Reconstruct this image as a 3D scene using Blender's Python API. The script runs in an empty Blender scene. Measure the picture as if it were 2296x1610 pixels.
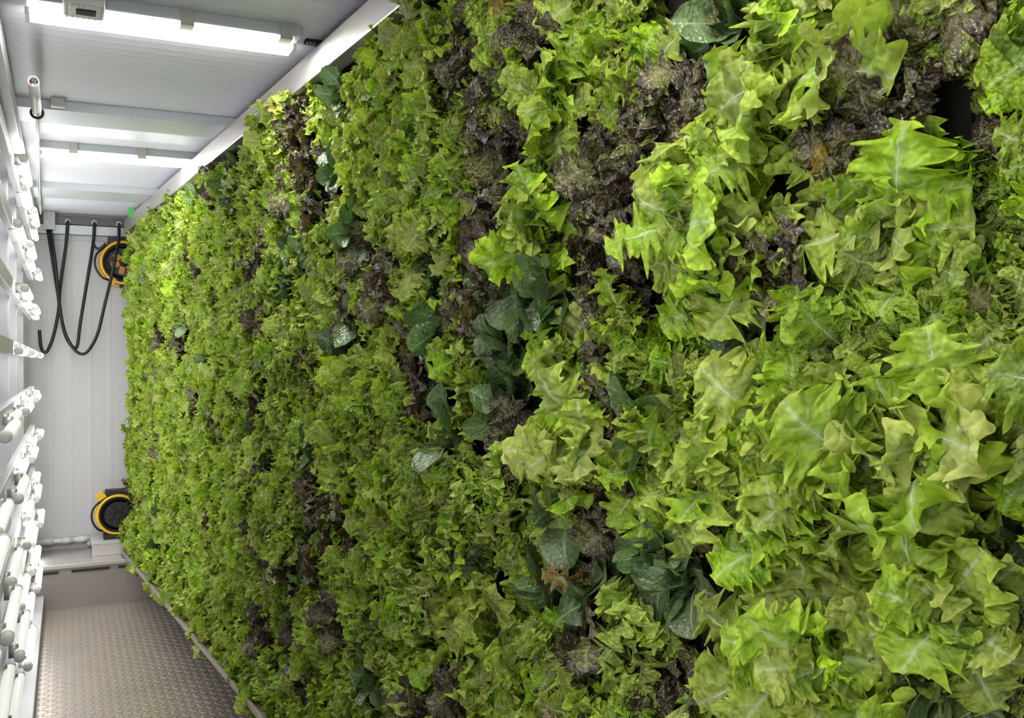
import bpy, bmesh, math, random
from mathutils import Vector, Matrix, noise, Quaternion

S = bpy.context.scene
COL = S.collection
R = math.radians
PI = math.pi

# ------------------------------------------------------------------ camera
FPX, CX, CY = 2100.0, 1148.0, 805.0
CAM = Vector((0, 0, 1.25))
ROT = Matrix.Rotation(R(-25.5), 3, 'Z') @ Matrix.Rotation(R(90), 3, 'X') @ Matrix.Rotation(R(-0.5), 3, 'Z')
cam_d = bpy.data.cameras.new('camera')
cam_d.sensor_width = 36.0
cam_d.lens = FPX / 2296 * 36
cam_d.clip_start = 0.02
cam = bpy.data.objects.new('camera', cam_d)
COL.objects.link(cam)
cam.matrix_world = Matrix.Translation(CAM) @ ROT.to_4x4()
S.camera = cam

def ray(px, py):
    return ROT @ Vector(((px - CX) / FPX, -(py - CY) / FPX, -1))
def PY(px, py, y):
    d = ray(px, py); return CAM + d * ((y - CAM.y) / d.y)
def PX(px, py, x):
    d = ray(px, py); return CAM + d * ((x - CAM.x) / d.x)
def PZ(px, py, z):
    d = ray(px, py); return CAM + d * ((z - CAM.z) / d.z)
def proj(p):
    q = ROT.transposed() @ (p - CAM)
    if q.z > -0.05: return None
    return CX + FPX * q.x / -q.z, CY - FPX * q.y / -q.z, -q.z

# lettuce wall: front plane  x = LX0 + LS*y  (leaf tips);  OUT = towards the aisle
LX0, LS = 0.7176, -0.0832
ALONG = Vector((LS, 1, 0)).normalized()
OUT = Vector((-1, LS, 0)).normalized()
LROT = math.atan2(-LS, 1)                      # rotation about Z taking +Y to ALONG
def LP(y, z, depth=0.0):                       # depth > 0 goes behind the leaf tips
    return Vector((LX0 + LS * y, y, z)) - OUT * depth
def PL(px, py, depth=0.0):
    o = LP(0, 0, depth); d = ray(px, py)
    return CAM + d * ((o - CAM).dot(OUT) / d.dot(OUT))

# ------------------------------------------------------------------ materials
class N:
    def __init__(s, name):
        s.m = bpy.data.materials.new(name); s.m.use_nodes = True
        s.t = s.m.node_tree; s.t.nodes.clear()
        s.out = s.t.nodes.new('ShaderNodeOutputMaterial')
    def node(s, typ, **kw):
        n = s.t.nodes.new(typ)
        for k, v in kw.items(): setattr(n, k, v)
        return n
    def put(s, sock, v):
        if isinstance(v, bpy.types.NodeSocket): s.t.links.new(v, sock)
        elif v is not None:
            if hasattr(sock.default_value, '__len__') and len(sock.default_value) == 4 and len(v) == 3: v = (*v, 1)
            sock.default_value = v
    def math(s, op, a, b=None, c=None, clamp=False):
        n = s.node('ShaderNodeMath', operation=op, use_clamp=clamp)
        for i, v in enumerate((a, b, c)):
            if v is not None: s.put(n.inputs[i], v)
        return n.outputs[0]
    def smooth(s, x, a, b):
        n = s.node('ShaderNodeMapRange', interpolation_type='SMOOTHSTEP')
        s.put(n.inputs[0], x); n.inputs[1].default_value = a; n.inputs[2].default_value = b
        return n.outputs[0]
    def mix(s, f, a, b, mode='MIX'):
        n = s.node('ShaderNodeMix', data_type='RGBA', blend_type=mode)
        s.put(n.inputs[0], f); s.put(n.inputs[6], a); s.put(n.inputs[7], b)
        return n.outputs[2]
    def obj(s): return s.node('ShaderNodeTexCoord').outputs['Object']
    def gen(s): return s.node('ShaderNodeNewGeometry').outputs['Position']
    def noise(s, vec, scale, detail=3, rough=.5):
        n = s.node('ShaderNodeTexNoise'); s.put(n.inputs['Vector'], vec)
        n.inputs['Scale'].default_value = scale; n.inputs['Detail'].default_value = detail
        n.inputs['Roughness'].default_value = rough
        return n.outputs[0]
    def bump(s, h, strength, dist, prev=None):
        n = s.node('ShaderNodeBump'); n.inputs['Strength'].default_value = strength
        n.inputs['Distance'].default_value = dist; s.put(n.inputs['Height'], h)
        if prev is not None: s.put(n.inputs['Normal'], prev)
        return n.outputs[0]
    def bsdf(s, col, rough=.5, metal=0, spec=.5, normal=None):
        n = s.node('ShaderNodeBsdfPrincipled')
        s.put(n.inputs['Base Color'], col); s.put(n.inputs['Roughness'], rough)
        n.inputs['Metallic'].default_value = metal; n.inputs['Specular IOR Level'].default_value = spec
        if normal is not None: s.put(n.inputs['Normal'], normal)
        return n
    def done(s, sh):
        s.t.links.new(sh if isinstance(sh, bpy.types.NodeSocket) else sh.outputs[0], s.out.inputs['Surface'])
        return s.m

def plain(name, col, rough=.5, metal=0, var=.08, scale=30, bump=0):
    n = N(name); p = n.obj()
    f = n.noise(p, scale)
    c = n.mix(f, tuple(x * (1 - var) for x in col), tuple(min(1, x * (1 + var)) for x in col))
    nm = n.bump(f, bump, .002) if bump else None
    return n.done(n.bsdf(c, rough, metal, .5, nm))

def emit(name, col, strength):
    n = N(name); e = n.node('ShaderNodeEmission'); n.put(e.inputs[0], col); e.inputs[1].default_value = strength
    return n.done(e)

def ribbed(name, col, rough, period, axis, depth, metal=0, var=.05):
    """painted sheet with fine pressed ribs"""
    n = N(name); p = n.gen(); sp = n.node('ShaderNodeSeparateXYZ'); n.put(sp.inputs[0], p)
    w = n.math('SINE', n.math('MULTIPLY', sp.outputs[axis], 2 * PI / period))
    h = n.smooth(w, .55, 1.0)
    f = n.noise(p, 2.5)
    c = n.mix(f, tuple(x * (1 - var) for x in col), tuple(min(1, x * (1 + var)) for x in col))
    return n.done(n.bsdf(c, rough, metal, .5, n.bump(h, .5, depth)))

def tread_plate(name):
    n = N(name); p = n.gen(); sp = n.node('ShaderNodeSeparateXYZ'); n.put(sp.inputs[0], p)
    u = n.math('DIVIDE', sp.outputs[0], .030); v = n.math('DIVIDE', sp.outputs[1], .030)
    fu = n.math('SUBTRACT', n.math('FRACT', u), .5); fv = n.math('SUBTRACT', n.math('FRACT', v), .5)
    par = n.math('FLOORED_MODULO', n.math('ADD', n.math('FLOOR', u), n.math('FLOOR', v)), 2.0)
    a = n.math('MULTIPLY', n.math('ADD', fu, fv), .7071); b = n.math('MULTIPLY', n.math('SUBTRACT', fu, fv), .7071)
    ip = n.math('SUBTRACT', 1.0, par)
    la = n.math('ADD', n.math('MULTIPLY', a, par), n.math('MULTIPLY', b, ip))
    lb = n.math('ADD', n.math('MULTIPLY', b, par), n.math('MULTIPLY', a, ip))
    d = n.math('ADD', n.math('POWER', n.math('ABSOLUTE', n.math('DIVIDE', la, .55)), 2.0),
               n.math('POWER', n.math('ABSOLUTE', n.math('DIVIDE', lb, .17)), 2.0))
    h = n.math('SUBTRACT', 1.0, n.smooth(d, .25, 1.0))
    f = n.noise(p, 3.2, 5, .6); g = n.noise(p, 40, 3)
    c = n.mix(f, (.36, .305, .255), (.52, .475, .43))
    c = n.mix(n.math('MULTIPLY', n.smooth(f, .48, .68), .45), c, (.40, .34, .25))
    r = n.math('ADD', .20, n.math('MULTIPLY', f, .22))
    nm = n.bump(h, .9, .004); nm = n.bump(g, .05, .001, nm)
    return n.done(n.bsdf(c, r, .5, .5, nm))

def brushed(name, col, rough=.35, metal=.9, axis=1):
    n = N(name); p = n.obj(); mp = n.node('ShaderNodeMapping'); n.put(mp.inputs[0], p)
    sc = [180, 180, 180]; sc[axis] = 3; mp.inputs['Scale'].default_value = sc
    f = n.noise(mp.outputs[0], 1, 4); g = n.noise(p, 4)
    c = n.mix(f, tuple(x * .8 for x in col), tuple(min(1, x * 1.1) for x in col))
    c = n.mix(n.math('MULTIPLY', g, .3), c, tuple(x * .7 for x in col))
    return n.done(n.bsdf(c, n.math('ADD', rough - .1, n.math('MULTIPLY', f, .2)), metal, .5, n.bump(f, .08, .001)))

def leaf_mat(name, inner, outer, edge, rib, rough=.45, transl=.3, tcol=None, hue=.02, val=.25,
             blister=.5, bscale=170, patch=None, patch_at=(.45, .65), spec=.45, nv=7):
    n = N(name)
    uv = n.node('ShaderNodeUVMap', uv_map='leaf').outputs[0]
    sp = n.node('ShaderNodeSeparateXYZ'); n.put(sp.inputs[0], uv)
    s = n.math('ABSOLUTE', n.math('SUBTRACT', n.math('MULTIPLY', sp.outputs[0], 2.0), 1.0)); v = sp.outputs[1]
    p = n.obj(); oi = n.node('ShaderNodeObjectInfo'); rnd = oi.outputs['Random']
    at = n.node('ShaderNodeAttribute', attribute_name='tone', attribute_type='GEOMETRY').outputs['Fac']
    mp = n.node('ShaderNodeVectorMath', operation='ADD'); n.put(mp.inputs[0], p)
    cmb = n.node('ShaderNodeCombineXYZ'); n.put(cmb.inputs[0], n.math('MULTIPLY', rnd, 7.0)); n.put(cmb.inputs[1], at)
    n.put(mp.inputs[1], cmb.outputs[0]); q = mp.outputs[0]
    f1 = n.noise(q, 24, 0); f2 = n.noise(q, bscale * .8, 1, .6)
    # colour: inner blade -> outer blade -> rim
    k = n.math('ADD', n.math('MULTIPLY', s, .55), n.math('ADD', n.math('MULTIPLY', v, .45), n.math('SUBTRACT', f1, .65)))
    c = n.mix(n.smooth(k, .0, .75), inner, outer)
    rim = n.math('MAXIMUM', n.smooth(s, .80, 1.0), n.smooth(v, .93, 1.0))
    c = n.mix(n.math('MULTIPLY', rim, .7), c, edge)
    if patch:
        c = n.mix(n.smooth(f1, *patch_at), c, patch)
    c = n.mix(n.math('MULTIPLY', n.smooth(f2, .40, .64), .42), c, tuple(x * .42 for x in outer))  # leaf mottle; also paints in relief shading that the blister bump barely shows
    # veins and rib
    vq = n.math('FRACT', n.math('SUBTRACT', n.math('MULTIPLY', v, float(nv)), n.math('MULTIPLY', s, 1.7)))
    vein = n.math('SUBTRACT', 1.0, n.smooth(n.math('ABSOLUTE', n.math('SUBTRACT', vq, .5)), .02, .11))
    vein = n.math('MULTIPLY', vein, n.math('SUBTRACT', 1.0, n.smooth(s, .45, .9)))
    c = n.mix(n.math('MULTIPLY', vein, .35), c, rib)
    rb = n.math('SUBTRACT', 1.0, n.smooth(n.math('ADD', s, n.math('MULTIPLY', v, .09)), .06, .20))
    pet = n.math('SUBTRACT', 1.0, n.smooth(v, .10, .42))
    rb = n.math('MAXIMUM', rb, n.math('MULTIPLY', pet, .8))
    c = n.mix(n.math('MULTIPLY', rb, .75), c, rib)
    hs = n.node('ShaderNodeHueSaturation')
    jit = n.math('SUBTRACT', n.math('FRACT', n.math('ADD', n.math('MULTIPLY', rnd, 3.7), at)), .5)
    jit2 = n.math('SUBTRACT', n.math('FRACT', n.math('ADD', n.math('MULTIPLY', rnd, 17.3), n.math('MULTIPLY', at, 5.1))), .5)
    n.put(hs.inputs['Hue'], n.math('ADD', .5, n.math('MULTIPLY', jit, hue * 2)))
    n.put(hs.inputs['Value'], n.math('ADD', 1.0, n.math('MULTIPLY', jit2, val * 2)))
    n.put(hs.inputs['Saturation'], n.math('ADD', 1.0, n.math('MULTIPLY', jit, .25)))
    n.put(hs.inputs['Color'], c); c = hs.outputs[0]
    h = f2
    nm = n.bump(h, blister, .0075)
    b = n.bsdf(c, rough, 0, spec, nm)
    tr = n.node('ShaderNodeBsdfTranslucent')
    n.put(tr.inputs[0], n.mix(.6, c, tcol or outer)); n.put(tr.inputs['Normal'], nm)
    mx = n.node('ShaderNodeMixShader'); mx.inputs[0].default_value = transl
    n.t.links.new(b.outputs[0], mx.inputs[1]); n.t.links.new(tr.outputs[0], mx.inputs[2])
    return n.done(mx)

M = {}
M['oak'] = leaf_mat('oak_leaf_green', (.29, .42, .065), (.44, .59, .065), (.60, .71, .12), (.50, .62, .26), transl=.3, tcol=(.52, .66, .03), blister=1.0, spec=.3, rough=.5)
M['frill'] = leaf_mat('frilly_green', (.28, .42, .075), (.43, .59, .075), (.60, .72, .15), (.50, .62, .28), transl=.3, tcol=(.50, .66, .04), bscale=220, blister=1.0, spec=.3, rough=.5)
M['bat'] = leaf_mat('pale_lettuce_green', (.33, .46, .09), (.46, .60, .075), (.62, .72, .13), (.60, .70, .36), transl=.28, tcol=(.48, .70, .05), bscale=130, blister=1.0, spec=.3, rough=.5)
M['red'] = leaf_mat('red_lettuce', (.15, .15, .05), (.085, .058, .048), (.055, .034, .036), (.30, .26, .15), rough=.36, transl=.12,
                    tcol=(.20, .08, .03), hue=.03, val=.4, blister=1.0, bscale=200, patch=(.20, .21, .045), patch_at=(.50, .68), spec=.8)
M['rom'] = leaf_mat('romaine_green', (.165, .250, .090), (.120, .190, .062), (.17, .26, .10), (.30, .42, .22), rough=.32, transl=.14,
                    tcol=(.12, .33, .03), hue=.015, val=.35, blister=.45, bscale=200, spec=.7, nv=9)
M['yel'] = leaf_mat('yellowed_leaf', (.40, .38, .08), (.46, .33, .07), (.38, .20, .05), (.60, .58, .30), transl=.25, tcol=(.7, .5, .05))
M['olive'] = leaf_mat('olive_leaf', (.26, .30, .08), (.27, .27, .07), (.24, .20, .07), (.40, .42, .2), transl=.2, tcol=(.3, .3, .04))
M['rib_g'] = plain('pale_rib', (.56, .66, .34), .45, 0, .12, 60)
M['rib_r'] = plain('bronze_rib', (.30, .25, .15), .45, 0, .15, 60)
M['rib_d'] = plain('green_rib', (.34, .45, .25), .45, 0, .12, 60)
M['stem'] = plain('stem_pale', (.42, .52, .25), .5, 0, .15, 60)

M['ceil'] = ribbed('ceiling_white_sheet', (.69, .70, .79), .45, .045, 1, .0012)
M['wall'] = ribbed('wall_white_sheet', (.56, .55, .57), .45, .10, 0, .002)
M['wallside'] = ribbed('wall_side_sheet', (.55, .55, .55), .5, .10, 1, .002)
M['floor'] = tread_plate('tread_plate_floor')
M['stepm'] = brushed('step_sheet_steel', (.40, .36, .345), .42, .55, 0)
M['alu'] = brushed('brushed_aluminium', (.72, .68, .66), .36, .8, 1)
M['beam'] = plain('beam_grey', (.52, .55, .58), .4, .2, .05, 8)
M['beamd'] = plain('rail_dark_grey', (.13, .13, .13), .45, .4, .1, 8)
M['capw'] = plain('cap_white_plastic', (.85, .85, .83), .4, 0, .03, 20)
M['white'] = plain('white_plastic', (.62, .62, .60), .4, 0, .04, 20)
M['whitep'] = plain('white_painted_panel', (.60, .60, .64), .4, 0, .05, 6)
M['greyp'] = plain('grey_plastic', (.48, .49, .49), .45, 0, .06, 20)
M['tray'] = brushed('tray_metal', (.46, .40, .36), .45, .6, 1)
M['black'] = plain('black_rubber', (.012, .012, .013), .45, 0, .2, 40)
M['dark'] = plain('dark_slot', (.018, .018, .017), .7, 0, .3, 40)
M['panel'] = plain('planting_panel_grey', (.075, .075, .07), .5, .1, .15, 12)
M['flange'] = plain('flange_grey', (.20, .20, .19), .45, .2, .1, 12)
M['felt'] = plain('dark_felt', (.030, .032, .026), .95, 0, .4, 90, .4)
M['yellow'] = plain('yellow_plastic', (.72, .42, .03), .4, 0, .08, 30)
M['orange'] = plain('orange_hub', (.50, .21, .05), .5, 0, .12, 30)
M['clip'] = plain('clip_steel', (.50, .48, .44), .4, .5, .1, 40)
M['green'] = plain('green_tag', (.08, .55, .13), .5, 0, .1, 40)
M['redw'] = plain('red_wire', (.45, .08, .07), .5, 0, .1, 40)
M['lamp'] = emit('ceiling_diffuser_glow', (1, .985, .96), 34.0)
M['tube'] = emit('led_tube_glow', (1, .985, .95), 6.0)
n_ = N('off_tube_added_glow'); p_ = n_.bsdf((.78, .78, .75), .4); p_.inputs['Emission Color'].default_value = (1, .99, .95, 1)
p_.inputs['Emission Strength'].default_value = .34; M['tubeoff'] = n_.done(p_)  # weak glow added to unlit tubes so their plastic reads lighter grey
M['tubenear'] = emit('led_tube_glow_near', (1, .985, .95), 5.0)

# ------------------------------------------------------------------ object helpers
def link(o): COL.objects.link(o); return o
def obj(name, bm, mat, parent=None, smooth=False):
    me = bpy.data.meshes.new(name); bm.to_mesh(me); bm.free()
    for m in (mat if isinstance(mat, (list, tuple)) else [mat]): me.materials.append(m)
    if smooth:
        for p in me.polygons: p.use_smooth = True
    o = link(bpy.data.objects.new(name, me))
    if parent: o.parent = parent
    return o
def tag(o, label=None, cat=None, group=None, kind=None):
    if label: o['label'] = label
    if cat: o['category'] = cat
    if group: o['group'] = group
    if kind: o['kind'] = kind
    return o
def empty(name, loc, label, cat, group=None, rot=None):
    o = link(bpy.data.objects.new(name, None)); o.location = loc; o.empty_display_size = .02
    if rot is not None: o.rotation_euler = rot
    return tag(o, label, cat, group)
def box(bm, c, s, mat=None, bevel=0):
    r = bmesh.ops.create_cube(bm, size=1)
    T = Matrix.Translation(c) @ (mat.to_4x4() if mat else Matrix()) @ Matrix.Diagonal((*s, 1))
    bmesh.ops.transform(bm, matrix=T, verts=r['verts'])
    if bevel:
        es = list({e for v in r['verts'] for e in v.link_edges})
        bmesh.ops.bevel(bm, geom=es, offset=bevel, segments=2, affect='EDGES', profile=.7)
def bx(c, s, mat=None, bevel=0):
    bm = bmesh.new(); box(bm, Vector(c), s, mat, bevel); return bm
def b2(a, b, bevel=0):
    a, b = Vector(a), Vector(b)
    return bx((a + b) / 2, [abs(x) for x in (b - a)], None, bevel)
def tube(bm, pts, rad, n=10, cap=True):
    pts = [Vector(p) for p in pts]; rings = []
    t0 = (pts[1] - pts[0]).normalized(); up = Vector((0, 0, 1)) if abs(t0.z) < .9 else Vector((1, 0, 0))
    a = t0.cross(up).normalized()
    for i, p in enumerate(pts):
        t = (pts[min(i + 1, len(pts) - 1)] - pts[max(i - 1, 0)]).normalized()
        a = (a - t * a.dot(t)).normalized(); b = t.cross(a)
        r = rad[i] if isinstance(rad, (list, tuple)) else rad
        rings.append([bm.verts.new(p + a * (r * math.cos(2 * PI * k / n)) + b * (r * math.sin(2 * PI * k / n))) for k in range(n)])
    for A, B in zip(rings, rings[1:]):
        for k in range(n): bm.faces.new((A[k], A[(k + 1) % n], B[(k + 1) % n], B[k]))
    if cap:
        bm.faces.new(list(reversed(rings[0]))); bm.faces.new(rings[-1])
def spline(pts, n=8):
    pts = [Vector(p) for p in pts]; out = []
    P = [pts[0] * 2 - pts[1]] + pts + [pts[-1] * 2 - pts[-2]]
    for i in range(1, len(P) - 2):
        for k in range(n):
            t = k / n; a, b, c, d = P[i - 1], P[i], P[i + 1], P[i + 2]
            out.append(.5 * ((2 * b) + (c - a) * t + (2 * a - 5 * b + 4 * c - d) * t * t + (3 * b - a - 3 * c + d) * t ** 3))
    out.append(pts[-1]); return out
def torus(bm, c, axis, Rm, r, n=40, m=8, a0=0, a1=2 * PI):
    axis = Vector(axis).normalized(); u = axis.orthogonal().normalized(); w = axis.cross(u)
    full = abs(a1 - a0 - 2 * PI) < 1e-6; rings = []
    for i in range(n if full else n + 1):
        t = a0 + (a1 - a0) * i / n; d = u * math.cos(t) + w * math.sin(t)
        rings.append([bm.verts.new(Vector(c) + d * (Rm + r * math.cos(2 * PI * k / m)) + axis * (r * math.sin(2 * PI * k / m))) for k in range(m)])
    for i in range(n):
        A, B = rings[i], rings[(i + 1) % len(rings)]
        for k in range(m): bm.faces.new((A[k], A[(k + 1) % m], B[(k + 1) % m], B[k]))
def disc(bm, c, axis, r, h, n=32):
    q = Vector((0, 0, 1)).rotation_difference(Vector(axis).normalized()).to_matrix().to_4x4()
    bmesh.ops.create_cone(bm, cap_ends=True, segments=n, radius1=r, radius2=r, depth=h, matrix=Matrix.Translation(c) @ q)
def struct(name, bm, m): return tag(obj(name, bm, m), kind='structure')

# ------------------------------------------------------------------ the container
XL, XR, YB, YF, ZC = -.30, 1.15, 5.73, -1.9, 2.075
struct('floor', b2((XL - .05, YF, -.05), (XR + .05, YB + .05, 0)), M['floor'])
struct('ceiling', b2((XL - .05, YF, ZC), (XR + .05, YB + .05, ZC + .06)), M['ceil'])
struct('wall_back', b2((XL - .05, YB, 0), (XR + .05, YB + .06, ZC)), M['wall'])
struct('wall_left', b2((XL - .06, YF, 0), (XL, YB, ZC)), M['wallside'])
struct('wall_right', b2((XR, YF, 0), (XR + .06, YB, ZC)), M['wallside'])
struct('trim_1', b2((XL, 3.27, ZC - .030), (XR, 3.46, ZC)), M['beam'])
struct('trim_2', b2((XL, 4.75, ZC - .030), (XR, 5.02, ZC)), M['beam'])
struct('trim_3', b2((XL, .95, ZC - .030), (XR, 1.14, ZC)), M['beam'])

# raised step across the back
st = empty('step', (.4, 5.5, 0), 'raised brushed sheet metal step across the far end of the aisle', 'step')
def at(o, par):            # parent keeping world placement (parents are only translated / rotated about Z)
    o.parent = par
    o.matrix_parent_inverse = Matrix.Identity(4)
    W = Matrix.Translation(par.location) @ par.rotation_euler.to_matrix().to_4x4()
    o.data.transform(W.inverted())
    return o
at(obj('step_body', b2((XL, 5.29, 0), (XR, YB, .205)), M['stepm']), st)
at(obj('nosing', b2((XL, 5.275, .205), (XR, YB, .226), .003), M['alu']), st)
bm = bmesh.new()
for x0, x1 in ((-.16, -.04), (.02, .20), (.24, .34)): box(bm, Vector(((x0 + x1) / 2, 5.286, .186)), (x1 - x0, .012, .010))
at(obj('slot', bm, M['dark']), st)

# rail with grommets at the top of the back wall
rl = empty('cable_rail', (.4, YB, 1.98), 'dark grey rail with round grommets along the top of the back wall', 'rail')
za = PY(200, 491, YB).z; zb = PY(200, 507, YB).z; zc = PY(200, 529, YB).z; zd = PY(200, 541, YB).z
at(obj('rail_face', b2((XL, YB - .035, zb), (XR, YB, za)), M['beamd']), rl)
at(obj('rail_lower_band', b2((XL, YB - .045, zc), (XR, YB, zb - .006)), M['beam']), rl)
at(obj('rail_lip', b2((XL, YB - .02, zd), (XR, YB, zc - .003)), M['greyp']), rl)
GROM = [(152, 496), (212, 499), (267, 502)]
for g in GROM:
    p = PY(*g, YB - .035); bm = bmesh.new(); torus(bm, p, (0, 1, 0), .011, .0045, 20)
    at(obj('grommet', bm, M['white'], None, True), rl)
# grey plate with two grommets in the left corner
pa, pb = PY(97, 474, YB - .05), PY(124, 516, YB - .05)
pl = empty('corner_plate', ((pa + pb) / 2), 'grey metal plate with bolts in the upper left back corner', 'plate')
at(obj('plate', b2((pa.x, YB - .075, pb.z), (pb.x, YB - .035, pa.z), .003), M['greyp']), pl)
for g in ((108, 478), (104, 498)):
    p = PY(*g, YB - .078); bm = bmesh.new(); torus(bm, p, (0, 1, 0), .009, .005, 18); disc(bm, p, (0, 1, 0), .006, .006, 12)
    at(obj('bolt', bm, M['white'], None, True), pl)

# hanging black cables
def cable(label, px, y0=YB - .05, r=.0085):
    pts = spline([PY(a, b, y0 - d) for a, b, d in px], 8)
    c = sum(pts, Vector()) / len(pts); bm = bmesh.new(); tube(bm, [p - c for p in pts], r, 8)
    o = obj('cable', bm, M['black'], None, True); o.location = c
    return tag(o, label, 'cable', 'black cables hanging on the back wall')
cable('black cable hanging from the leftmost grommet into the small left loop',
      [(152, 497, .005), (148, 549, .01), (139.5, 609, .02), (134, 654, .02), (131, 698, .02), (120, 753, .02), (108, 784, .02), (100, 790, .02), (92, 778, .02), (88, 740, .02)])
cable('black cable from the corner plate up to the middle grommet, narrow loop',
      [(107, 515, .01), (119, 590, .03), (130, 660, .035), (142, 735, .035), (154, 767, .035), (167, 780, .035), (174, 772, .035), (179, 731, .035), (189, 669, .03), (199, 609, .03), (209, 544, .01), (212, 500, .005)])
cable('black cable from the corner plate up to the right grommet, widest loop',
      [(113, 515, .015), (124, 590, .045), (134, 690, .05), (146, 746, .05), (164, 780, .05), (182, 794, .05), (199, 785, .05), (219, 748, .055), (234, 686, .11), (249, 624, .15), (260, 570, .15), (266, 540, .08), (267, 503, .005)])
cable('short black cable looping into the top of the wall reel',
      [(209, 542, .015), (213, 553, .03), (221, 558, .04), (230, 553, .05), (236, 546, .06)], r=.0065)

# the two black and yellow reels
def reel(name, label, c, r, hub_m):
    e = empty(name, c, label, 'reel', 'black and yellow reels')
    ax = (0, 1, 0)
    bm = bmesh.new(); disc(bm, (0, .045, 0), ax, r * .98, .02, 40); disc(bm, (0, .01, 0), ax, r * .62, .09, 32); obj('drum', bm, M['black'], e)
    bm = bmesh.new(); torus(bm, (0, -.035, 0), ax, r * .92, .008, 48); obj('rim', bm, M['yellow'], e, True)
    bm = bmesh.new(); torus(bm, (0, .035, 0), ax, r * .98, .007, 48); obj('rear_rim', bm, M['yellow'], e, True)
    bm = bmesh.new()
    for k in range(6): torus(bm, (0, -.02 + .011 * k, 0), ax, r * (.80 + .03 * (k % 2)), .0075, 40, 6)
    obj('wound_cable', bm, M['black'], e, True)
    bm = bmesh.new()
    for k in range(6):
        a = k * PI / 3 + .3
        box(bm, Vector((math.cos(a) * r * .36, -.036, math.sin(a) * r * .36)), (r * .34, .012, r * .24), Matrix.Rotation(-a, 3, 'Y'), .004)
    obj('hub_insert', bm, hub_m, e)
    bm = bmesh.new(); disc(bm, (0, -.045, 0), ax, r * .13, .03, 20); obj('axle', bm, M['black'], e)
    bm = bmesh.new()
    tube(bm, spline([(-r * .62, 0, r * .80), (-r * 1.10, -.02, r * .35), (-r * 1.16, -.02, -r * .2), (-r * .90, -.02, -r * .66), (-r * .55, 0, -r * .8)], 6), .006, 8)
    obj('handle', bm, M['black'], e, True)
    return e
c1 = PY(277, 590, YB - .075)
r1 = reel('cable_reel', 'black and yellow reel with orange hub mounted high on back wall', c1, .125, M['orange'])
obj('bracket', bx((.02, .03, .115), (.20, .075, .05), None, .004), M['black'], r1)
obj('foot_bracket', bx((.08, .03, -.118), (.20, .075, .035), None, .004), M['black'], r1)
bm = bmesh.new(); box(bm, Vector((-.058, -.02, -.105)), (.03, .04, .04), Matrix.Rotation(.6, 3, 'Y'), .004); obj('corner_pad', bm, M['yellow'], r1)
zt = PY(240, 1208, 5.52).z
c2 = Vector((PY(265, 1160, 5.52).x, 5.54, zt + .128))
r2 = reel('cable_reel', 'black and yellow reel standing on the low grey box', c2, .112, M['black'])
obj('stand', bx((.0, 0, -.116), (.15, .11, .024), None, .004), M['black'], r2)
obj('top_handle', bx((.01, 0, .118), (.15, .06, .036), None, .006), M['black'], r2)
bm = bmesh.new(); box(bm, Vector((-.085, 0, .105)), (.045, .06, .04), Matrix.Rotation(-.6, 3, 'Y'), .004); obj('corner_pad', bm, M['yellow'], r2)
# box under the lower reel
xa = PY(211, 1220, 5.42).x
lb = empty('pedestal_box', (xa + .12, 5.55, .226), 'low grey metal box on the step carrying a reel', 'box')
obj('box_body', bx((0, 0, (zt - .226) / 2 - .003), (.26, .26, zt - .232), None, .003), M['alu'], lb)
obj('box_lid', bx((0, 0, zt - .226 - .006), (.266, .266, .012), None, .003), M['greyp'], lb)
# white pipe along the foot of the back wall
zp = PY(140, 1213, YB - .03).z
pe = empty('drain_pipe', (0, YB - .03, zp), 'white plastic pipe along the foot of the back wall', 'pipe')
bm = bmesh.new(); tube(bm, [(XL + .01, 0, 0), (.29, 0, 0)], .014, 14); obj('pipe', bm, M['white'], pe, True)
for px in (106, 150, 186):
    x = PY(px, 1213, YB - .03).x; bm = bmesh.new(); tube(bm, [(x - .03, 0, 0), (x + .03, 0, 0)], .019, 14); obj('coupling', bm, M['white'], pe, True)
x = PY(200, 1213, YB - .03).x
bm = bmesh.new(); tube(bm, [(x, 0, 0), (x, 0, -(zp - .232))], .014, 12); obj('elbow', bm, M['white'], pe, True)
# small green tag
gp = PY(294, 476, 5.1)
o = obj('tag', bx((0, 0, 0), (.026, .004, .05), None, .001), M['green']); o.location = (gp.x, 5.1, ZC - .005 - .025)
o.location.z = PY(294, 476, 5.1).z
tag(o, 'small bright green tag hanging beside the far top leaves', 'tag')

# ------------------------------------------------------------------ ceiling fixtures
def ceiling_light(y, x0, x1, label, z0=ZC):
    e = empty('ceiling_light', ((x0 + x1) / 2, y, z0), label, 'light', 'white strip lights across the ceiling')
    L = x1 - x0
    obj('housing', bx((0, .03, -.014), (L, .12, .028), None, .003), M['beam'], e)
    obj('diffuser', bx((0, .056, -.035), (L - .006, .062, .014), None, .005), M['lamp'], e)
    for fx in (-.32, .06, .44):
        bm = bmesh.new(); box(bm, Vector((fx * L, -.033, -.018)), (.030, .006, .036)); box(bm, Vector((fx * L, -.004, -.034)), (.030, .060, .010))
        obj('clip', bm, M['clip'], e)
    for sx in (-1, 1): obj('end_cap', bx((sx * (L / 2 - .004), .056, -.034), (.010, .066, .018), None, .003), M['white'], e)
    return e
ceiling_light(2.33, -.075, .53, 'white strip ceiling light nearest the camera with steel clips')
ceiling_light(3.90, -.080, .55, 'white strip ceiling light further back beyond the ceiling beam')
for y, w in ((.72, 'first'), (-.75, 'second')):
    e = ceiling_light(y, -.075, .555, 'white strip ceiling light out of view, %s behind the camera end' % w)

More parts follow.
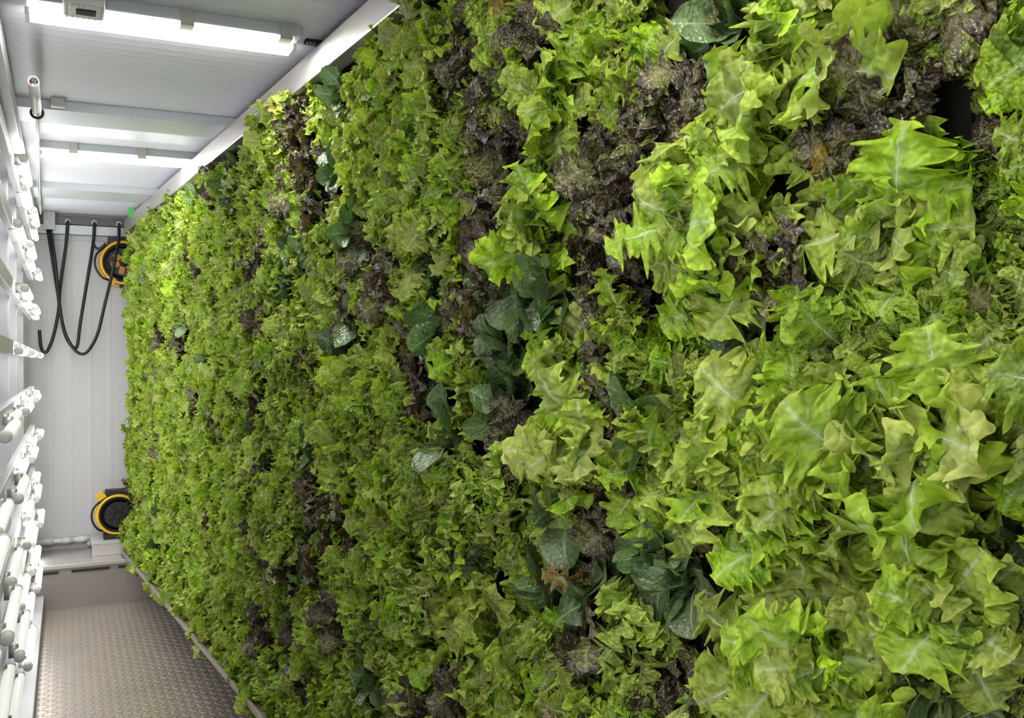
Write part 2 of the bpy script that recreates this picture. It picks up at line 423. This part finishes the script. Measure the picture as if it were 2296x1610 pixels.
# white emergency fitting with dark grille near the ceiling corner
p = PZ(188, 6, ZC - .03)
e = empty('emergency_fitting', (p.x, p.y, ZC), 'white perforated box with a dark grille on the ceiling, cut by the top edge', 'fitting')
obj('case', bx((0, 0, -.026), (.085, .10, .052), None, .012), M['white'], e)
obj('grille', bx((.004, -.005, -.0535), (.040, .030, .003)), M['dark'], e)
bm = bmesh.new()
for i in range(-3, 4):
    for j in range(-4, 5):
        if abs(i) < 3 and -3 < j < 3: continue
        disc(bm, (i * .0115, j * .0105, -.0522), (0, 0, 1), .0022, .001, 8)
obj('perforation', bm, M['greyp'], e)
# black slotted vent strip beside the light, dark cable cover
p = PZ(716, 97, ZC - .004)
e = empty('vent_strip', (p.x, p.y, ZC), 'black slotted vent strip on the ceiling at the right end of the nearest light', 'vent')
obj('frame', bx((0, 0, -.004), (.075, .026, .008)), M['dark'], e)
for k in range(9): obj('slat', bx((-.032 + .008 * k, 0, -.009), (.003, .022, .003)), M['greyp'], e)
p = PZ(130, 250, ZC - .02)
o = obj('junction_box', bx((0, 0, -.014), (.040, .032, .028), None, .003), M['greyp']); o.location = (p.x, 3.245, ZC)
tag(o, 'small grey junction box on the ceiling in front of the beam', 'box')

# ------------------------------------------------------------------ left: LED rack
XT = -.118
rk = empty('light_rack', (XL + .05, 3.5, 0), 'white framed lighting rack along the left wall', 'rack')
YR0, YR1 = -.6, 5.60
for i in range(10):
    y0 = YR0 + i * .62
    at(obj('back_panel', b2((XL + .02, y0 + .006, .10), (XL + .04, y0 + .614, 2.02), .003), M['whitep']), rk)
    at(obj('seam', b2((XL + .018, y0 - .006, .10), (XL + .034, y0 + .006, 2.02)), M['dark']), rk)
    bm = bmesh.new(); box(bm, Vector((XT - .085, y0, 1.04)), (.05, .035, 1.96), None, .004)
    at(obj('post', bm, M['whitep']), rk)
at(obj('base_skirt', b2((XL + .02, YR0, 0), (XT + .012, YR1, .075), .004), M['whitep']), rk)
at(obj('top_rail', b2((XL + .02, YR0, 1.985), (XT - .01, YR1, 2.045), .004), M['whitep']), rk)
ROWZ = [1.905, 1.695, 1.49, 1.29, 1.095, .89, .667, .47, .28]
for z in ROWZ:
    bm = bmesh.new()
    box(bm, Vector((XT - .042, (YR0 + YR1) / 2, z + .012)), (.022, YR1 - YR0, .046), None, .003)
    at(obj('channel', bm, M['whitep']), rk)
ORD = ['first', 'second', 'third', 'fourth', 'fifth', 'sixth', 'seventh', 'eighth', 'ninth', 'tenth', 'eleventh', 'twelfth',
       'thirteenth', 'fourteenth', 'fifteenth', 'sixteenth', 'seventeenth', 'eighteenth', 'nineteenth', 'twentieth',
       'twenty-first', 'twenty-second', 'twenty-third', 'twenty-fourth', 'twenty-fifth', 'twenty-sixth', 'twenty-seventh',
       'twenty-eighth', 'twenty-ninth', 'thirtieth']
rng = random.Random(3)
tube_me = {}
def tube_mesh(key, build, mat):
    if key not in tube_me:
        bm = bmesh.new(); build(bm); me = bpy.data.meshes.new(key); bm.to_mesh(me); bm.free(); me.materials.append(mat)
        for p in me.polygons: p.use_smooth = True
        tube_me[key] = me
    return tube_me[key]
TL = .50
lit_me = tube_mesh('glow', lambda b: tube(b, [(0, -TL / 2 + .03, 0), (0, TL / 2 - .03, 0)], .0135, 14), M['tube'])
near_me = tube_mesh('glownear', lambda b: tube(b, [(0, -TL / 2 + .03, 0), (0, TL / 2 - .03, 0)], .0135, 14), M['tubenear'])
off_me = tube_mesh('offtube', lambda b: tube(b, [(0, -TL / 2 + .03, 0), (0, TL / 2 - .03, 0)], .0135, 14), M['tubeoff'])
cap_me = tube_mesh('cap', lambda b: tube(b, [(0, -.016, 0), (0, .012, 0), (0, .016, 0)], [.0138, .0138, .010], 14), M['capw'])
hold_me = tube_mesh('holder', lambda b: box(b, Vector((-.016, 0, .004)), (.024, .012, .034)), M['clip'])
for ri, z in enumerate(ROWZ):
    y = 5.56 - TL / 2 - .02; k = 0
    while y - TL / 2 > -.5:
        off = -.004 if (k + ri) % 2 else .014
        state = lit_me if y > 3.1 else (off_me if y > 1.25 else near_me)
        if ri < 4 and state is off_me: y -= TL + .06; k += 1; continue
        t = empty('led_tube', (XT - off - .002, y, z), '%s white LED tube on left rack, %s row from top, %s from back wall' % ('unlit' if state is off_me else 'glowing', ORD[ri], ORD[k]),
                  'light tube', 'LED tubes on the left rack')
        o = link(bpy.data.objects.new('tube', state)); o.parent = t
        for sy in (-1, 1):
            o = link(bpy.data.objects.new('end_cap', cap_me)); o.parent = t; o.location = (0, sy * (TL / 2 - .016), 0)
            if sy < 0: o.rotation_euler = (0, 0, PI)
            o = link(bpy.data.objects.new('holder', hold_me)); o.parent = t; o.location = (0, sy * (TL / 2 - .06), 0)
        y -= TL + .06; k += 1
# conduit with wires, near the ceiling on the left
ca = PY(75, 182, 2.62); cb = PY(84, 262, 3.2)
e = empty('conduit', ca, 'white open-ended conduit with a bundle of wires, upper left by the ceiling', 'conduit')
d = cb - ca
bm = bmesh.new(); n = 16
dirn = d.normalized(); u = dirn.orthogonal().normalized(); w = dirn.cross(u)
rings = []
for (t, r) in ((0, .0135), (.75, .0135), (.75, .0105), (0.0, .0105)):
    rings.append([bm.verts.new(d * t + u * (r * math.cos(2 * PI * k / n)) + w * (r * math.sin(2 * PI * k / n))) for k in range(n)])
for A, B in ((rings[0], rings[1]), (rings[1], rings[2]), (rings[2], rings[3]), (rings[3], rings[0])):
    for k in range(n): bm.faces.new((A[k], A[(k + 1) % n], B[(k + 1) % n], B[k]))
bmesh.ops.recalc_face_normals(bm, faces=bm.faces)
obj('pipe', bm, M['white'], e, True)
end = PY(92, 478, 5.5)
for i, (m, nm) in enumerate((('white', 'wire'), ('greyp', 'wire'), ('white', 'wire'), ('redw', 'wire'), ('greyp', 'wire'))):
    o1 = (u * math.cos(i * 1.3) + w * math.sin(i * 1.3)) * .005
    o2 = Vector((rng.uniform(-.014, .006), 0, rng.uniform(-.02, .02)))
    if m == 'redw': pts = [d * .04 + o1, d * .4 + o1, d * .75 + o1, d * .9 + o1 * 1.5]
    else: pts = [d * .03 + o1, d * .5 + o1, d * 1.0 + o1 * 1.3, d * 1.0 + (end - cb) * .4 + o2, (end - ca) + o2 * .4]
    bm = bmesh.new(); tube(bm, spline(pts, 6), .0030, 7); obj(nm, bm, M[m], e, True)
bm = bmesh.new(); torus(bm, d * .86, d, .016, .004, 20, 6); obj('strap', bm, M['black'], e, True)

# ------------------------------------------------------------------ right: planting wall frame
PD = .125                                        # panel face lies this far behind the leaf tips
RZ = Matrix.Rotation(LROT, 3, 'Z')
def LB(y0, y1, z0, z1, d0, d1, bevel=0, name='x'):
    c = LP((y0 + y1) / 2, (z0 + z1) / 2, (d0 + d1) / 2)
    return bx(c, (abs(d1 - d0), (y1 - y0) * math.sqrt(1 + LS * LS), z1 - z0), RZ, bevel)
gw = empty('planting_rack', LP(2.9, 0, .2), 'long metal framed upright planting rack down the right side of the aisle', 'planting frame')
Y0, Y1 = -.9, 5.66
at(obj('top_rail', LB(Y0, Y1, 1.972, 2.042, .055, .10, .003), M['alu']), gw)
at(obj('drip_tray', LB(Y0, Y1, .232, .240, .0, .30, .002), M['tray']), gw)
at(obj('tray_lip', LB(Y0, Y1, .232, .250, -.006, .004, .002), M['tray']), gw)
at(obj('tray_rail', LB(Y0, Y1, .240, .262, .070, .082, .002), M['alu']), gw)
npan = 18; wpan = (Y1 - Y0) / npan
for i in range(npan):
    y0 = Y0 + i * wpan
    p = at(obj('panel', LB(y0 + .004, y0 + wpan - .004,   .245, 2.0, PD, PD + .05, .003), M['panel']), gw)
    bm = bmesh.new()
    for k in range(3):
        yy = y0 + wpan * (k + .5) / 3
        c = LP(yy, 1.115, PD - .002); box(bm, c, (.008, .018, 1.74), RZ)
    o = obj('planting_slot', bm, M['felt']); o.parent = p
    W = Matrix.Translation(gw.location); o.data.transform(W.inverted())
    bm = bmesh.new()
    for sgn in (-1, 1):
        yy = y0 + wpan * .5 + sgn * (wpan * .5 - .012)
        box(bm, LP(yy, 1.115, PD - .006), (.014, .008, 1.76), RZ)
    o = obj('flange', bm, M['flange']); o.parent = p; o.data.transform(W.inverted())
for y in (5.18, 3.6, 1.6, -.3):
    at(obj('support_post', LB(y, y + .04, 0, 2.04, PD + .06, PD + .10, .003), M['alu']), gw)

# ------------------------------------------------------------------ leaves
def sstep(a, b, x):
    t = max(0, min(1, (x - a) / (b - a))); return t * t * (3 - 2 * t)
KINDS = {
    'oak':   dict(L=.112, W=.32, lobes=4.2, depth=.38, ruf=.11, n2=5.6, fine=.065, nf=10.5, scal=.12, ns=11, tee=.05, pet=.13, p=1.55, q=.62, sweep=.06, cup=-.14, exp=.42),
    'frill': dict(L=.106, W=.34, lobes=6.0, depth=.26, ruf=.17, n2=6.8, fine=.10, nf=12.5, scal=.16, ns=15, tee=.08, pet=.12, p=1.50, q=.60, sweep=.05, cup=-.12, exp=.42),
    'bat':   dict(L=.124, W=.35, lobes=5.2, depth=.20, ruf=.135, n2=6.0, fine=.08, nf=11.5, scal=.13, ns=13, tee=.06, pet=.12, p=1.45, q=.56, sweep=.05, cup=-.16, exp=.45),
    'red':   dict(L=.112, W=.34, lobes=4.8, depth=.18, ruf=.11, n2=5.4, fine=.055, nf=11, scal=.08, ns=12, tee=.04, pet=.12, p=1.40, q=.58, sweep=.05, cup=-.16, exp=.45),
    'rom':   dict(L=.092, W=.27, lobes=1.0, depth=.0, ruf=.035, n2=2.5, fine=.012, nf=6, scal=.0, ns=6, tee=.0, pet=.16, p=1.55, q=.60, sweep=.03, cup=.20, exp=1.0),
}
def leaf_geo(kind, rng, a0, a1, size, nu, nv, twist=0.0):
    """grid of points of one leaf: base at 0, plant axis +Z, leaf leans towards +X, upper face towards the axis"""
    K = KINDS[kind]; L = K['L'] * size; W = L * K['W'] * rng.uniform(.9, 1.12)
    ph = [rng.uniform(0, 6.28) for _ in range(10)]; sd = Vector((rng.uniform(-50, 50), rng.uniform(-50, 50), rng.uniform(-50, 50)))
    depth = K['depth'] * rng.uniform(.7, 1.15); lob = K['lobes'] * rng.uniform(.85, 1.15)
    n2 = K['n2'] * rng.uniform(.85, 1.15)
    fold = rng.uniform(-.15, .35); bendy = rng.uniform(-.5, .5)
    # centre line
    nc = 40; C = [Vector((0, 0, 0))]; A = []
    for i in range(nc + 1):
        t = i / nc; A.append(a0 + (a1 - a0) * (t ** 1.25))
    for i in range(nc):
        a = (A[i] + A[i + 1]) / 2; C.append(C[-1] + Vector((math.sin(a), 0, math.cos(a))) * (L / nc))
    def cl(t):
        if t >= 1:
            a = A[-1] + (t - 1) * (a1 - a0); T = Vector((math.sin(a), 0, math.cos(a))); return C[-1] + T * ((t - 1) * L), a
        i = min(nc - 1, max(0, int(t * nc))); f = t * nc - i
        return C[i].lerp(C[i + 1], f), A[i] + (A[i + 1] - A[i]) * f
    pts = []; uvs = []
    for j in range(nv + 1):
        v = j / nv
        env = max(0.0, math.sin(PI * min(1, v ** K['p'] * .985 + .0))) ** K['q'] * sstep(.02, .45, v)
        w0 = W * max(env, K['pet'] * (1 - sstep(.35, .8, v)) * .9)
        for i in range(nu + 1):
            s = 2 * i / nu - 1; side = 0 if s < 0 else 1; a_s = abs(s)
            wl = lob * (v + .10 * a_s) * 2 * PI + ph[side] + 1.1 * math.sin(v * 5 + ph[2 + side])
            sin_ = 1 - abs(math.sin(wl / 2)) ** K['exp']
            w = w0 * (1 - depth * sin_ * sstep(.15, .4, v) * (.35 + .65 * a_s))
            w *= 1 - K['scal'] * (1 - abs(math.sin(K['ns'] * PI * (v + .06 * a_s) + ph[4] + side)) ** .6) * 2 * a_s * sstep(.2, .4, v)
            w *= 1 + K['tee'] * math.sin(23 * 2 * PI * v + ph[9] + side) * a_s ** 3 * sstep(.25, .45, v)
            x = s * w
            rl = a_s ** 1.9 * W * (.35 + .65 * env) * sstep(.12, .4, v)
            pz = n2 * 2 * PI * v + ph[5 + side] + 1.4 * math.sin(3.1 * v + ph[8])
            sz_ = math.sin(pz); z = K['ruf'] * 2.2 * rl * sz_ / math.sqrt(sz_ * sz_ + .22)
            z += K['fine'] * 2.0 * rl * a_s * math.sin(K['nf'] * 2 * PI * v + ph[7] + 3 * s)
            z += K['cup'] * a_s ** 2 * w * 1.2 + fold * a_s * w * .6
            x += K['fine'] * 1.2 * rl * math.cos(K['nf'] * 2 * PI * v + ph[9])
            q = Vector((x, v * L, 0)) * (38 if kind != 'rom' else 30) + sd
            pk = 1.0 if kind != 'rom' else .55
            z += pk * L * .065 * noise.noise(q) * (.5 + .8 * a_s) * sstep(.1, .3, v)
            z += pk * L * .036 * noise.noise(q * 2.6) * sstep(.08, .25, v)
            vv = v + K['sweep'] * (a_s ** 1.3) * w / L * (1 - .55 * v)
            if kind != 'rom': vv += .28 / (n2 * 2 * PI) * math.sin(2 * pz) * a_s ** 2 * sstep(.15, .4, v)
            c, a = cl(vv)
            x += bendy * .12 * L * v * v
            if twist:
                ct, sn = math.cos(twist * v), math.sin(twist * v); x, z = x * ct - z * sn, x * sn + z * ct
            pts.append(c + Vector((0, x, 0)) + Vector((-math.cos(a), 0, math.sin(a))) * z)
            uvs.append((i / nu, v))
    return pts, uvs, (nu, nv), bendy, L, cl
def grid_faces(nu, nv, base=0):
    r = nu + 1
    return [(base + j * r + i, base + j * r + i + 1, base + (j + 1) * r + i + 1, base + (j + 1) * r + i) for j in range(nv) for i in range(nu)]
def mesh_from(name, pts, faces, uvs, tone, mats, midx=None):
    me = bpy.data.meshes.new(name); me.from_pydata([tuple(p) for p in pts], [], faces)
    ul = me.uv_layers.new(name='leaf')
    vi = [0] * len(me.loops); me.loops.foreach_get('vertex_index', vi)
    ul.data.foreach_set('uv', [c for k in vi for c in uvs[k]])
    at_ = me.attributes.new('tone', 'FLOAT', 'POINT'); at_.data.foreach_set('value', tone)
    for m in mats: me.materials.append(m)
    me.polygons.foreach_set('use_smooth', [True] * len(me.polygons))
    if midx: me.polygons.foreach_set('material_index', midx)
    me.update(); return me
# angle sets: (base lean, tip lean, size)
TIERS = {'out': [(.55, 2.15, 1.0), (.75, 1.9, 1.05), (.45, 2.5, 1.0), (.65, 1.6, 1.08)],
         'mid': [(.25, 1.55, 1.0), (.35, 1.15, 1.05), (.30, 1.95, 1.0), (.18, 1.3, .95)],
         'in':  [(.05, .75, .80), (.0, 1.15, .75), (.12, .55, .85)]}
TIERS_ROM = {'out': [(.60, 1.55, 1.0), (.75, 1.75, .95), (.5, 1.9, 1.0)], 'mid': [(.30, 1.25, 1.0), (.4, .95, 1.0), (.25, 1.5, .95)], 'in': [(.08, .7, .8), (.0, .5, .75)]}
LEAVES = {}; RIBS = {}
lrng = random.Random(11)
RIBM = {'oak': 'rib_g', 'frill': 'rib_g', 'bat': 'rib_g', 'red': 'rib_r', 'rom': 'rib_d'}
for kind in KINDS:
    T = TIERS_ROM if kind == 'rom' else TIERS
    for tier, sets in T.items():
        for rep in range(2 if kind in ('oak', 'frill', 'bat') else 2):
            for (a0, a1, sz) in sets:
                nu, nv = (18, 120) if kind != 'rom' else (14, 34)
                pts, uvs, _, bendy, L, cl = leaf_geo(kind, lrng, a0 + lrng.uniform(-.1, .1), a1 + lrng.uniform(-.25, .25), sz, nu, nv, lrng.uniform(-.65, .65))
                me = mesh_from('leaf', pts, grid_faces(nu, nv), uvs, [lrng.random()] * len(pts), [M[kind]])
                LEAVES.setdefault((kind, tier), []).append(me)
                mid = [pts[j * (nu + 1) + nu // 2] for j in range(0, int(nv * .86), max(2, nv // 25))]
                bm = bmesh.new(); k = len(mid)
                tube(bm, mid, [.0022 * (1 - .82 * i / (k - 1)) * sz for i in range(k)], 6)
                rm = bpy.data.meshes.new('midrib'); bm.to_mesh(rm); bm.free(); rm.materials.append(M[RIBM[kind]])
                for p in rm.polygons: p.use_smooth = True
                RIBS[me.name] = rm
# joined plants for the part of the wall too far away to tell leaves apart
PLANTS = {}
prng = random.Random(5)
def plant_layout(kind, rng):
    """list of (tier, azimuth, scale, tilt)"""
    lay = []; a = rng.uniform(0, 6.28); n_out, n_mid, n_in = (7, 7, 4) if kind != 'rom' else (5, 6, 3)
    if kind == 'frill': n_out, n_mid, n_in = 8, 8, 5
    if kind == 'bat': n_out, n_mid, n_in = 6, 6, 4
    for tier, n_ in (('out', n_out), ('mid', n_mid), ('in', n_in)):
        for k in range(n_):
            a += 2.399 + rng.uniform(-.35, .35)
            lay.append((tier, a, rng.uniform(.74, 1.18), (rng.uniform(-.4, .4), rng.uniform(-.3, .3))))
    return lay
for kind in KINDS:
    T = TIERS_ROM if kind == 'rom' else TIERS
    for rep in range(6):
        P_, U_, F_, T_ = [], [], [], []
        for tier, az, sc, tl in plant_layout(kind, prng):
            a0, a1, sz = prng.choice(T[tier])
            nu, nv = (9, 48) if kind != 'rom' else (8, 16)
            pts, uvs, _, _, _, _ = leaf_geo(kind, prng, a0, a1, sz * sc, nu, nv, prng.uniform(-.9, .9))
            Rm = Matrix.Rotation(az, 3, 'Z') @ Matrix.Rotation(tl[0], 3, 'X') @ Matrix.Rotation(tl[1], 3, 'Y')
            F_ += grid_faces(nu, nv, len(P_)); P_ += [Rm @ p for p in pts]; U_ += uvs; T_ += [prng.random()] * len(pts)
        PLANTS.setdefault(kind, []).append(mesh_from('foliage', P_, F_, U_, T_, [M[kind]]))

# ------------------------------------------------------------------ where each kind grows (read off the photograph)
RED = [(1080, 510), (1430, 310), (690, 1140), (775, 1120), (590, 1250), (1030, 160), (1330, 330), (580, 1060), (660, 230), (650, 290), (680, 335), (640, 440), (590, 470), (700, 470), (1090, 280), (1110, 340), (1150, 420), 
       (1440, 230), (1370, 440), (1330, 475), (1420, 540), (1060, 690), (900, 800), (930, 860),
       (1310, 880), (700, 1080), (730, 1170), (690, 1270), (560, 1190), (790, 1250), (580, 1400), (590, 1440),
       (740, 1390), (1340, 1170), (1560, 1180), (1300, 1430), (1500, 110), (1180, 100), (1000, 100), 
       (1740, 605), (1340, 650), (1990, 150), (1890, 300), (2170, 250), (1010, 1550), (930, 1580), (1480, 1560), (430, 910), (560, 920),
       (560, 600), (800, 580), (860, 640), (760, 690), (680, 830), (1980, 1270), (640, 1290), (1130, 1020),
       (1060, 600), (1260, 1560), (690, 400), ]
ROM = [(750, 210), (735, 380), (510, 430), (680, 560), (700, 610), (640, 540), (785, 515), (940, 590), (1075, 625), (1150, 560), (950, 720), (1290, 600),
       (1350, 570), (1220, 650), (1150, 700), (1110, 780), (1110, 870), (1430, 940), (1530, 580), (1590, 30), (1580, 110), (1450, 1250), (1500, 1310),
       (1280, 1340), (1040, 1290), (1190, 1330), (1220, 1130), (840, 1370), (740, 790), (575, 795), (770, 720), (660, 1430), (1490, 1180), (1560, 1250),
       (1000, 985), (1090, 940), (2040, 1530), (860, 1590), (1330, 400), (680, 1000), (550, 970), (810, 1530), (1120, 1590), (1650, 780)]
BAT = [(1780, 110), (1700, 250), (1870, 1000), (1740, 1020), (1920, 1050), (2060, 950), (1600, 1080),
       (1480, 1090), (1780, 1120), (1720, 1250), (2090, 1390), (1700, 1480), (1780, 1480), (1860, 1480), (1960, 500), (1560, 500),
       (1650, 560), (1220, 800), (1240, 1060), (1560, 650), (1290, 980), (1200, 520)]
BARE = [(2140, 250, 130), (2200, 460, 150), (2200, 590, 120), (2190, 1160, 110), (2225, 1390, 150), (2180, 1270, 110)]
def near_idx(lst, px, py):
    b, bi = 1e9, -1
    for i, q in enumerate(lst):
        d = math.hypot(px - q[0], py - q[1])
        if d < b: b, bi = d, i
    return b, bi

grng = random.Random(21)
plants = []
DY, DZ = .105, .108
ncol = int((5.60 - .30) / DY)
for ci in range(ncol):
    for rj in range(16):
        y = .34 + ci * DY + grng.uniform(-.018, .018)
        z = .285 + rj * DZ + (DZ / 2 if ci % 2 else 0) + grng.uniform(-.018, .018)
        if z > 1.925: continue
        p = proj(LP(y, z, .05))
        if p is None: continue
        px, py, dep = p
        mg = .13 * FPX / dep
        if px > 2296 + mg or py < -mg or py > 1610 + mg: continue
        if any(math.hypot(px - b[0], py - b[1]) < b[2] for b in BARE): continue
        if (2030 if 1080 < py < 1520 else 2065) < px < 2500: continue
        plants.append(dict(y=y, z=z, px=px, py=py, dep=dep, kind=None, c=ci))
for px, py, kd, sm in ((2110, 20, 'bat', .62), (2285, 60, 'bat', .6), (2325, 330, 'bat', .55), (2330, 1000, 'bat', .85), (2340, 640, 'oak', .6),
                       (2180, 720, 'bat', .5), (2340, 1500, 'frill', .55), (2310, 1230, 'rom', .8), (2120, 1580, 'oak', .7), (2210, 230, 'red', .5), (2130, 1130, 'oak', .45), (2240, 1390, 'bat', .45), (2160, 150, 'oak', .42), (2190, 500, 'oak', .42), (2150, 590, 'bat', .4), (2110, 420, 'frill', .5), (2250, 860, 'bat', .45)):
    w = PL(px, py, .05); plants.append(dict(y=w.y, z=w.z, px=px, py=py, dep=.75, kind=kd, c=0, small=sm))
# named spots claim the nearest plant
for lst, kd in ((BAT, 'bat'), (RED, 'red'), (ROM, 'rom')):
    for q in lst:
        best = min((p for p in plants if p['kind'] is None), key=lambda p: math.hypot(p['px'] - q[0], p['py'] - q[1]))
        d = math.hypot(best['px'] - q[0], best['py'] - q[1])
        if d < .12 * FPX / best['dep']:
            best['kind'] = kd
            # shift the plant onto the spot
            best['from'] = (best['y'], best['z'], best['px'], best['py'], best['dep'])
            w = PL(q[0], q[1], .05); best['y'] = w.y; best['z'] = min(1.93, max(.28, w.z))
            best['spot'] = True
# no bare patches where a plant was shifted away
for p in list(plants):
    if 'from' in p:
        y, z, px, py, dep = p['from']
        if min(math.hypot(o['y'] - y, o['z'] - z) for o in plants) > .062:
            plants.append(dict(y=y, z=z, px=px, py=py, dep=dep, kind=None, c=p['c']))
for p in plants:
    if p['kind'] is None:
        far = p['dep'] > 2.4
        r = grng.random()
        f = noise.noise(Vector((p['y'] * 2.2, p['z'] * 2.2, 3.3)))
        if far: p['kind'] = 'frill' if r < .62 else ('oak' if r < .91 else ('rom' if r < .96 else 'red'))
        elif p['dep'] > 1.25: p['kind'] = 'frill' if f + .5 * (r - .5) > .02 else 'oak'
        else: p['kind'] = 'frill' if f + .7 * (r - .5) > .03 else ('bat' if r > .90 else 'oak')

NAME = {'oak': 'oak_leaf_lettuce', 'frill': 'frilly_lettuce', 'bat': 'loose_leaf_lettuce', 'red': 'red_leaf_lettuce', 'rom': 'romaine_lettuce'}
LOOK = {'oak': 'bright green oak leaf lettuce', 'frill': 'light green frilly lettuce', 'bat': 'broad pale green loose leaf lettuce',
        'red': 'dark purple red leaf lettuce', 'rom': 'dark green smooth spoon-leaved romaine'}
cols = sorted({p['c'] for p in plants})
bycol = {c: sorted([p for p in plants if p['c'] == c], key=lambda p: -p['z']) for c in cols}
NEAR = 1.40
BASE = OUT.to_track_quat('Z', 'Y').to_matrix()
count = {}
for ci, c in enumerate(cols):
    for k, p in enumerate(bycol[c]):
        kind = p['kind']; count[kind] = count.get(kind, 0) + 1
        rr = random.Random(int(p['y'] * 1e4) * 131 + int(p['z'] * 1e4))
        low = p['z'] < .36
        root = LP(p['y'], p['z'] - (.012 if low else 0), PD - (.045 if low else max(-.004, rr.uniform(-.03, .022))))
        tilt = Matrix.Rotation(rr.uniform(-.22, .22), 3, 'Z') @ Matrix.Rotation(rr.uniform(-.25, .12), 3, 'Y')
        size = rr.uniform(.84, 1.14)
        if kind == 'bat': size *= 1.05
        size *= p.get('small', 1)
        if kind == 'red' and p.get('spot'): size *= .95
        if kind == 'rom' and p.get('spot'): size *= 1.1 if p['dep'] > 1.1 else .9
        pos = 'in %s column from right edge, %s down' % (ORD[ci], ORD[k]) if ci < 30 else ''
        Rw = (tilt @ BASE @ Matrix.Rotation(rr.uniform(0, 6.28), 3, 'Z'))
        if p['dep'] < NEAR:
            e = empty(NAME[kind], root, LOOK[kind] + ' ' + pos, 'lettuce', LOOK[kind].replace('lettuce', 'lettuces') + ' on the planting wall')
            e.rotation_euler = Rw.to_euler(); e.scale = (size,) * 3; p['obj'] = e
            bm = bmesh.new(); tube(bm, [(0, 0, -.012), (0, 0, .006), (0, 0, .022)], [.008, .008, .003], 8)
            obj('stem', bm, M['stem'], e, True)
            for tier, az, sc, tl in plant_layout(kind, rr):
                me = rr.choice(LEAVES[(kind, tier)])
                o = link(bpy.data.objects.new('leaf', me)); o.parent = e
                o.rotation_euler = (Matrix.Rotation(az, 3, 'Z') @ Matrix.Rotation(tl[0], 3, 'X') @ Matrix.Rotation(tl[1], 3, 'Y')).to_euler()
                o.scale = (sc,) * 3
                r_ = link(bpy.data.objects.new('midrib', RIBS[me.name])); r_.parent = o
        else:
            o = link(bpy.data.objects.new(NAME[kind], rr.choice(PLANTS[kind])))
            o.location = root; o.rotation_euler = Rw.to_euler(); o.scale = (size,) * 3; p['obj'] = o
            if pos and p['dep'] < 3.0: lab = LOOK[kind] + ' ' + pos
            else:
                zone = 'upper' if p['py'] < 650 else ('middle' if p['py'] < 1000 else 'lower')
                lab = 'small ' + LOOK[kind] + ' in the far left end, %s part' % zone
            tag(o, lab, 'lettuce', (LOOK[kind].replace('lettuce', 'lettuces') + ' on the planting wall') if p['dep'] < 3.0 else lab)
ODD = [(880, 100, 'yel'), (812, 335, 'yel'), (640, 245, 'yel'), (1285, 1285, 'yel'), (1100, 285, 'olive'), (1845, 300, 'yel'), (2190, 710, 'olive'), (1365, 655, 'olive'), (1085, 90, 'yel')]
odd_me = {}
for px, py, mk in ODD:
    p = min(plants, key=lambda p: math.hypot(p['px'] - px, p['py'] - py))
    src = LEAVES[('oak' if mk == 'yel' else 'bat', 'mid')][1]
    if mk not in odd_me:
        odd_me[mk] = src.copy(); odd_me[mk].materials.clear(); odd_me[mk].materials.append(M[mk])
    o = link(bpy.data.objects.new('leaf', odd_me[mk])); o.parent = p['obj']
    o['label'] = 'yellowed leaf' if mk == 'yel' else 'olive brown leaf'
    o.rotation_euler = (0, 0, grng.uniform(0, 6.28)); o.scale = (.8,) * 3
print('PLANTS', len(plants), count, 'near', sum(p['dep'] < NEAR for p in plants), 'cols', len(cols))

# ------------------------------------------------------------------ sky fill, let in by leaving the unseen container end open
w = bpy.data.worlds.new('world'); S.world = w; w.use_nodes = True
bg = w.node_tree.nodes['Background']; bg.inputs[0].default_value = (.93, .96, 1, 1); bg.inputs[1].default_value = .6

S.view_settings.view_transform = 'Standard'; S.view_settings.look = 'None'
S.view_settings.gamma = 1; S.view_settings.use_curve_mapping = False
S.view_settings.exposure = 0.72
cy = S.cycles
cy.max_bounces = 4; cy.diffuse_bounces = 3; cy.glossy_bounces = 1; cy.transmission_bounces = 2; cy.transparent_max_bounces = 4
cy.caustics_reflective = False; cy.caustics_refractive = False
cy.use_light_tree = False; cy.use_denoising = True; cy.use_adaptive_sampling = True; cy.adaptive_threshold = .05; cy.adaptive_min_samples = 12
cy.sample_clamp_indirect = 6
